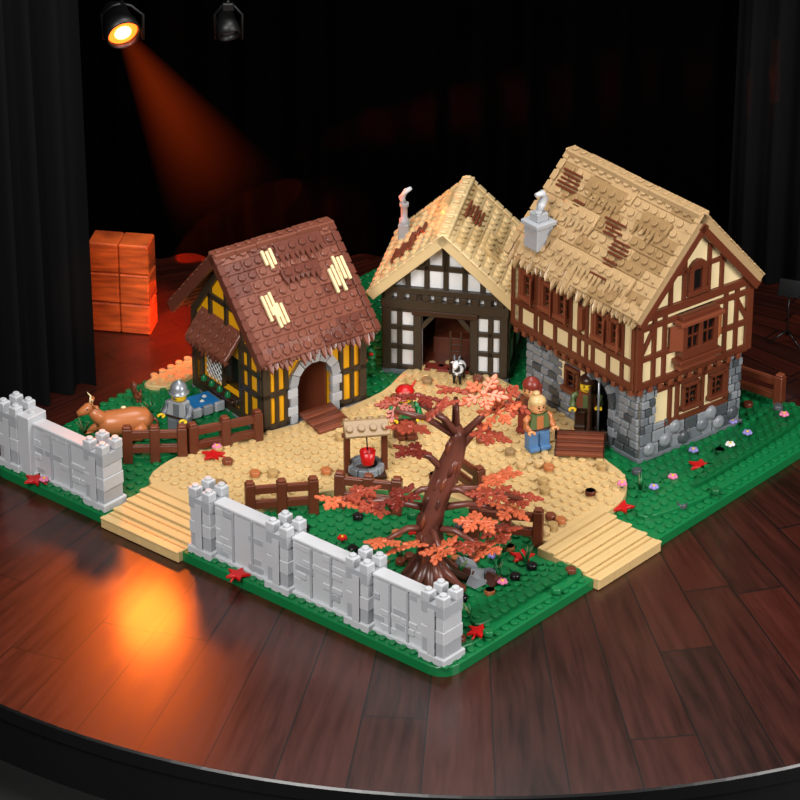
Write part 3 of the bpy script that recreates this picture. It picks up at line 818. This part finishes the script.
# ---------------------------------------------------------------- stage
def newmat(name):
    m=bpy.data.materials.new(name);m.use_nodes=True;MATS[name]=m
    return m,m.node_tree,m.node_tree.nodes['Principled BSDF']
m,nt,b=newmat('stage_wood')
N=nt.nodes.new;Lk=nt.links.new
tc=N('ShaderNodeTexCoord');sp=N('ShaderNodeSeparateXYZ');Lk(tc.outputs['Object'],sp.inputs[0])
def mth(op,a,b_=None,c_=None):
    n=N('ShaderNodeMath');n.operation=op
    for i,q in enumerate((a,b_,c_)):
        if q is None:continue
        if isinstance(q,(int,float)):n.inputs[i].default_value=q
        else:Lk(q,n.inputs[i])
    return n.outputs[0]
Yo=mth('SUBTRACT',sp.outputs['Y'],3.2);Xo=sp.outputs['X']
ang=mth('ARCTAN2',Xo,mth('MULTIPLY',Yo,-1))
NP=110
an=mth('MULTIPLY',ang,NP/(2*math.pi))
idx=mth('FLOOR',an);fr=mth('FRACT',an)
r=mth('POWER',mth('ADD',mth('MULTIPLY',Xo,Xo),mth('MULTIPLY',Yo,Yo)),.5)
edge=mth('MULTIPLY',mth('MINIMUM',fr,mth('SUBTRACT',1,fr)),mth('MULTIPLY',r,2*math.pi/NP))
wn=N('ShaderNodeTexWhiteNoise');wn.noise_dimensions='1D';Lk(idx,wn.inputs['W'])
rj=mth('ADD',mth('MULTIPLY',r,.3),mth('MULTIPLY',wn.outputs['Value'],7.3))
jf=mth('FRACT',rj);je=mth('MINIMUM',jf,mth('SUBTRACT',1,jf))
seam=mth('MAXIMUM',mth('LESS_THAN',edge,.006),mth('LESS_THAN',je,.0025))
wn2=N('ShaderNodeTexWhiteNoise');wn2.noise_dimensions='2D';cc=N('ShaderNodeCombineXYZ');Lk(idx,cc.inputs[0]);Lk(mth('FLOOR',rj),cc.inputs[1]);Lk(cc.outputs[0],wn2.inputs['Vector'])
cb=N('ShaderNodeCombineXYZ');Lk(mth('MULTIPLY',an,4.0),cb.inputs[0]);Lk(mth('MULTIPLY',r,.8),cb.inputs[1]);Lk(mth('MULTIPLY',wn2.outputs['Value'],30),cb.inputs[2])
nz=N('ShaderNodeTexNoise');nz.inputs['Scale'].default_value=1.6;nz.inputs['Detail'].default_value=6;nz.inputs['Roughness'].default_value=.6;Lk(cb.outputs[0],nz.inputs['Vector'])
cr=N('ShaderNodeValToRGB')
cr.color_ramp.elements[0].position=.25;cr.color_ramp.elements[0].color=rgb((22,7,4))
cr.color_ramp.elements[1].position=.85;cr.color_ramp.elements[1].color=rgb((72,24,12))
fac=mth('ADD',mth('MULTIPLY',nz.outputs['Fac'],.75),mth('MULTIPLY',wn2.outputs['Value'],.25));Lk(fac,cr.inputs['Fac'])
mx=N('ShaderNodeMix');mx.data_type='RGBA';Lk(seam,mx.inputs['Factor']);Lk(cr.outputs['Color'],mx.inputs['A']);mx.inputs['B'].default_value=(.002,.001,.001,1)
Lk(mx.outputs['Result'],b.inputs['Base Color'])
Lk(mth('ADD',mth('MULTIPLY',nz.outputs['Fac'],.25),.24),b.inputs['Roughness'])
b.inputs['Coat Weight'].default_value=.35;b.inputs['Coat Roughness'].default_value=.14
m,nt,b=newmat('velvet');b.inputs['Base Color'].default_value=(.0038,.0038,.0042,1);b.inputs['Roughness'].default_value=.9;b.inputs['Specular IOR Level'].default_value=.05
n=nt.nodes.new('ShaderNodeTexNoise');n.inputs['Scale'].default_value=40;bb=nt.nodes.new('ShaderNodeBump');bb.inputs['Strength'].default_value=.2;nt.links.new(n.outputs['Fac'],bb.inputs['Height']);nt.links.new(bb.outputs['Normal'],b.inputs['Normal'])
m,nt,b=newmat('black_drape');b.inputs['Roughness'].default_value=1;b.inputs['Specular IOR Level'].default_value=0
n=nt.nodes.new('ShaderNodeTexNoise');n.inputs['Scale'].default_value=3;c=nt.nodes.new('ShaderNodeValToRGB');c.color_ramp.elements[0].color=(.0004,.0004,.0004,1);c.color_ramp.elements[1].color=(.0009,.0008,.0008,1);nt.links.new(n.outputs['Fac'],c.inputs['Fac']);nt.links.new(c.outputs['Color'],b.inputs['Base Color'])
m,nt,b=newmat('darkfloor');b.inputs['Roughness'].default_value=.6
n=nt.nodes.new('ShaderNodeTexWave');n.inputs['Scale'].default_value=.8;n.inputs['Distortion'].default_value=.5;c=nt.nodes.new('ShaderNodeValToRGB');c.color_ramp.elements[0].color=(.0005,.0005,.0005,1);c.color_ramp.elements[1].color=(.002,.0018,.0018,1);nt.links.new(n.outputs['Fac'],c.inputs['Fac']);nt.links.new(c.outputs['Color'],b.inputs['Base Color'])
m,nt,b=newmat('cratewood');b.inputs['Roughness'].default_value=.5
n=nt.nodes.new('ShaderNodeTexNoise');n.inputs['Scale'].default_value=3;n.inputs['Detail'].default_value=8
t=nt.nodes.new('ShaderNodeTexCoord');mp=nt.nodes.new('ShaderNodeMapping');mp.inputs['Scale'].default_value=(1,1,9);nt.links.new(t.outputs['Object'],mp.inputs[0]);nt.links.new(mp.outputs[0],n.inputs['Vector'])
c=nt.nodes.new('ShaderNodeValToRGB');c.color_ramp.elements[0].position=.3;c.color_ramp.elements[0].color=rgb((140,56,20));c.color_ramp.elements[1].position=.75;c.color_ramp.elements[1].color=rgb((232,108,44));nt.links.new(n.outputs['Fac'],c.inputs['Fac']);nt.links.new(c.outputs['Color'],b.inputs['Base Color'])
mb=MB()
RR=59.3
mb.lathe([(RR-.2,-5.0),(RR-.2,-1.2),(RR,-1.2),(RR,-.15),(RR-.15,0)],'black',160,smooth=False,cap1=False)
mb.lathe([(RR-.15,0),(RR-.16,0.0001)],'stage_wood',160,smooth=False)
mb.build('stage_platform',(6.6,.9,0))
mb=MB();mb.box(-160,-160,-5.4,160,160,-5.0,'darkfloor',0);mb.build('floor')
def curtain(x0,y0,x1,y1,h,name,amp=.9,per=2.6,z0=0.05,mat='velvet'):
    d=Vector((x1-x0,y1-y0));L=d.length;d.normalize();n=Vector((-d.y,d.x));N_=int(L/per*10)
    vs=[];fs=[]
    rows=7
    for j in range(rows):
        z=h*j/(rows-1)
        for i in range(N_+1):
            s_=L*i/N_
            o=amp*(math.sin(2*math.pi*s_/per+.6*math.sin(s_*.7))+.3*math.sin(s_*1.3+j*.2))*(1-.35*j/(rows-1))
            p=Vector((x0,y0))+d*s_+n*o
            vs.append((p.x,p.y,z0+z))
    for j in range(rows-1):
        for i in range(N_):
            a=j*(N_+1)+i;fs.append((a,a+1,a+N_+2,a+N_+1))
    mb=MB();mb.add(vs,fs,mat,True);return mb.build(name)
curtain(-52,-17,-25.8,2.8,64,'stage_curtain')
curtain(29.2,25,54,9,64,'stage_curtain')
curtain(-60,27.6,60,27.6,74,'backdrop_curtain',.6,4,0.05,'black_drape')
# crates
mb=MB()
w=2.62
for k in range(3):
    for i in range(2):
        mb.push(T(i*w*1.02,R.uniform(-.08,.08),k*w*1.08)@RZ(R.uniform(-1,1)))
        mb.box(0,0,.02,w,w*1.0,w*1.07-.02,'cratewood',.12)
        mb.pop()
mb.build('wooden_crate_stack',(-26.7,12.8,0.01),-10)
# spotlights
LP=Vector((-22.9,12,28.0))
def spotlamp(name,loc,d,r,lit,ztop):
    mb=MB();d=Vector(d).normalized()
    q=d.to_track_quat('Z','Y').to_matrix().to_4x4()
    mb.push(q)
    mb.lathe([(r*.45,-3.0*r/1.4),(r*.8,-2.4*r/1.4),(r*.85,-.9),(r,-.6),(r,.35),(r*.9,.35),(r*.88,-.1)],'lampblack',28,cap0=True,cap1=False)
    mb.lathe([(r*.87,-.12),(r*.6,.0),(r*.5,.03)],'lamp_lens' if lit else 'dimlens',28)
    if lit:mb.lathe([(r*.49,.03),(r*.2,.1)],'lamp_core',20)
    mb.pop()
    for sx in(-1,1):
        mb.tube([(sx*r*1.1,0,-.6),(sx*r*1.15,0,1.6),(sx*r*.5,0,2.4),(0,0,2.6)],.13,'lampblack',6)
    mb.tube([(0,0,2.5),(0,0,ztop-loc[2])],.16,'lampblack',8);mb.box(-.5,-.4,ztop-loc[2]-.9,.5,.4,ztop-loc[2]-.2,'lampblack',.1)
    return mb.build(name,loc)
spotlamp('stage_spotlight',tuple(LP),(7,-17,-7),1.5,True,32.7)
spotlamp('stage_spotlight',(-14.3,15,26.8),(3,-9,-9),1.0,False,29.7)
mb=MB();mb.tube([(-15.5,15,30),(28,15,30)],.28,'lampblack',10);mb.tube([(-45,12,33),(28,12,33)],.3,'lampblack',10);mb.build('lighting_pipe')
# music stand
mb=MB()
for a in(90,210,330):
    c_,s_=math.cos(math.radians(a)),math.sin(math.radians(a));mb.tube([(0,0,1.2),(c_*1.6,s_*1.6,.1)],.08,'black',6)
mb.tube([(0,0,.6),(0,0,4.6)],.08,'black',6)
mb.push(T(0,0,4.6)@RX(-25));mb.box(-1.0,-.1,-.2,1.0,0,1.3,'black',.04);mb.box(-1.0,-.4,-.2,1.0,0,-.1,'black',.03);mb.pop()
mb.build('music_stand',(33.2,10.5,0),-20)
# spotlight beam painted in as a self-glowing volume cone, no scattering haze
m=bpy.data.materials.new('beam_glow_volume');m.use_nodes=True;nt=m.node_tree;nt.nodes.clear()
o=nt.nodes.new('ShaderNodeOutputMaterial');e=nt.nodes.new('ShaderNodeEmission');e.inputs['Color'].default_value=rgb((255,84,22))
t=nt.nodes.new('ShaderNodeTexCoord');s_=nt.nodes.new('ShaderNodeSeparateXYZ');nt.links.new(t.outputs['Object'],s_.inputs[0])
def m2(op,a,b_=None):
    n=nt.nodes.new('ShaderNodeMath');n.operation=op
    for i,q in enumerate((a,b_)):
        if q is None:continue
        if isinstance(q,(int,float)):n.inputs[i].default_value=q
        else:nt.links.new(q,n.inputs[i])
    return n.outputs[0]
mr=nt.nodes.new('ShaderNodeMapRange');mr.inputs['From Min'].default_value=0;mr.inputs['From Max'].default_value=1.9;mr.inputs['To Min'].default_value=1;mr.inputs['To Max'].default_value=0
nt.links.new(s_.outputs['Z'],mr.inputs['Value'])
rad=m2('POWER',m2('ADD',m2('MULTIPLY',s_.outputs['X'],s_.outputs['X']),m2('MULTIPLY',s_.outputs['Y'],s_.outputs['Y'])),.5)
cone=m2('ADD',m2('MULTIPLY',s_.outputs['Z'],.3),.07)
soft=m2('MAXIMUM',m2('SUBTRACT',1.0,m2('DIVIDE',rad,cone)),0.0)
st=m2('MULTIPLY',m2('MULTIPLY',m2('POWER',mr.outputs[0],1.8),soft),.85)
nt.links.new(st,e.inputs['Strength']);nt.links.new(e.outputs[0],o.inputs['Volume']);MATS['beam_glow_volume']=m
mb=MB();mb.lathe([(.7,.4),(6.2,19)],'beam_glow_volume',32,cap0=True)
ob=mb.build('painted_light_beam',tuple(LP))
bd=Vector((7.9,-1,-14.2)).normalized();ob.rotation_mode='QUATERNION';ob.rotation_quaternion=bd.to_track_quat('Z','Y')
# ---------------------------------------------------------------- lights
def look(ob,tgt):ob.rotation_euler=(Vector(tgt)*S-ob.location).to_track_quat('-Z','Y').to_euler()
def area(name,loc,tgt,size,power,col=(1,1,1)):
    l=bpy.data.lights.new(name,'AREA');l.size=size*S;l.energy=power;l.color=col
    o=bpy.data.objects.new(name,l);bpy.context.collection.objects.link(o);o.location=Vector(loc)*S;look(o,tgt);return o
def spot(name,loc,tgt,power,col,ang_,blend,soft):
    l=bpy.data.lights.new(name,'SPOT');l.energy=power;l.color=col;l.spot_size=math.radians(ang_);l.spot_blend=blend;l.shadow_soft_size=soft
    o=bpy.data.objects.new(name,l);bpy.context.collection.objects.link(o);o.location=Vector(loc)*S;look(o,tgt);return o
area('key_softbox',(-35,-100,85),(0,-10,4),44,1350,(1,.98,.95))
area('fill_softbox',(75,-75,50),(5,-8,4),40,820,(1,.97,.94))
area('top_softbox',(5,-8,75),(0,-12,0),36,370,(1,.97,.94))
spot('spot_orange',LP+Vector((.7,-2.6,-1.0)),(-26,-40,0),470,(1,.15,.015),34,.9,.3)
spot('added_crate_spot',(-18,-45,30),(-25,12,4.5),560,(1,.42,.14),12,.6,.15)  # unseen lamp added to brighten the orange crate fronts
w=bpy.data.worlds.new('world');bpy.context.scene.world=w;w.use_nodes=True;w.node_tree.nodes['Background'].inputs[0].default_value=(.5,.45,.4,1);w.node_tree.nodes['Background'].inputs[1].default_value=.012
bpy.context.scene.view_settings.view_transform='Standard'
# ---------------------------------------------------------------- camera
p=math.radians(28);d0=300
cam=bpy.data.cameras.new('camera');co=bpy.data.objects.new('camera',cam);bpy.context.collection.objects.link(co)
cam.lens=162;cam.sensor_width=36;cam.clip_end=500
co.location=Vector((0,-d0*math.cos(p),d0*math.sin(p)))*S;co.rotation_euler=(math.pi/2-p,0,0);bpy.context.scene.camera=co
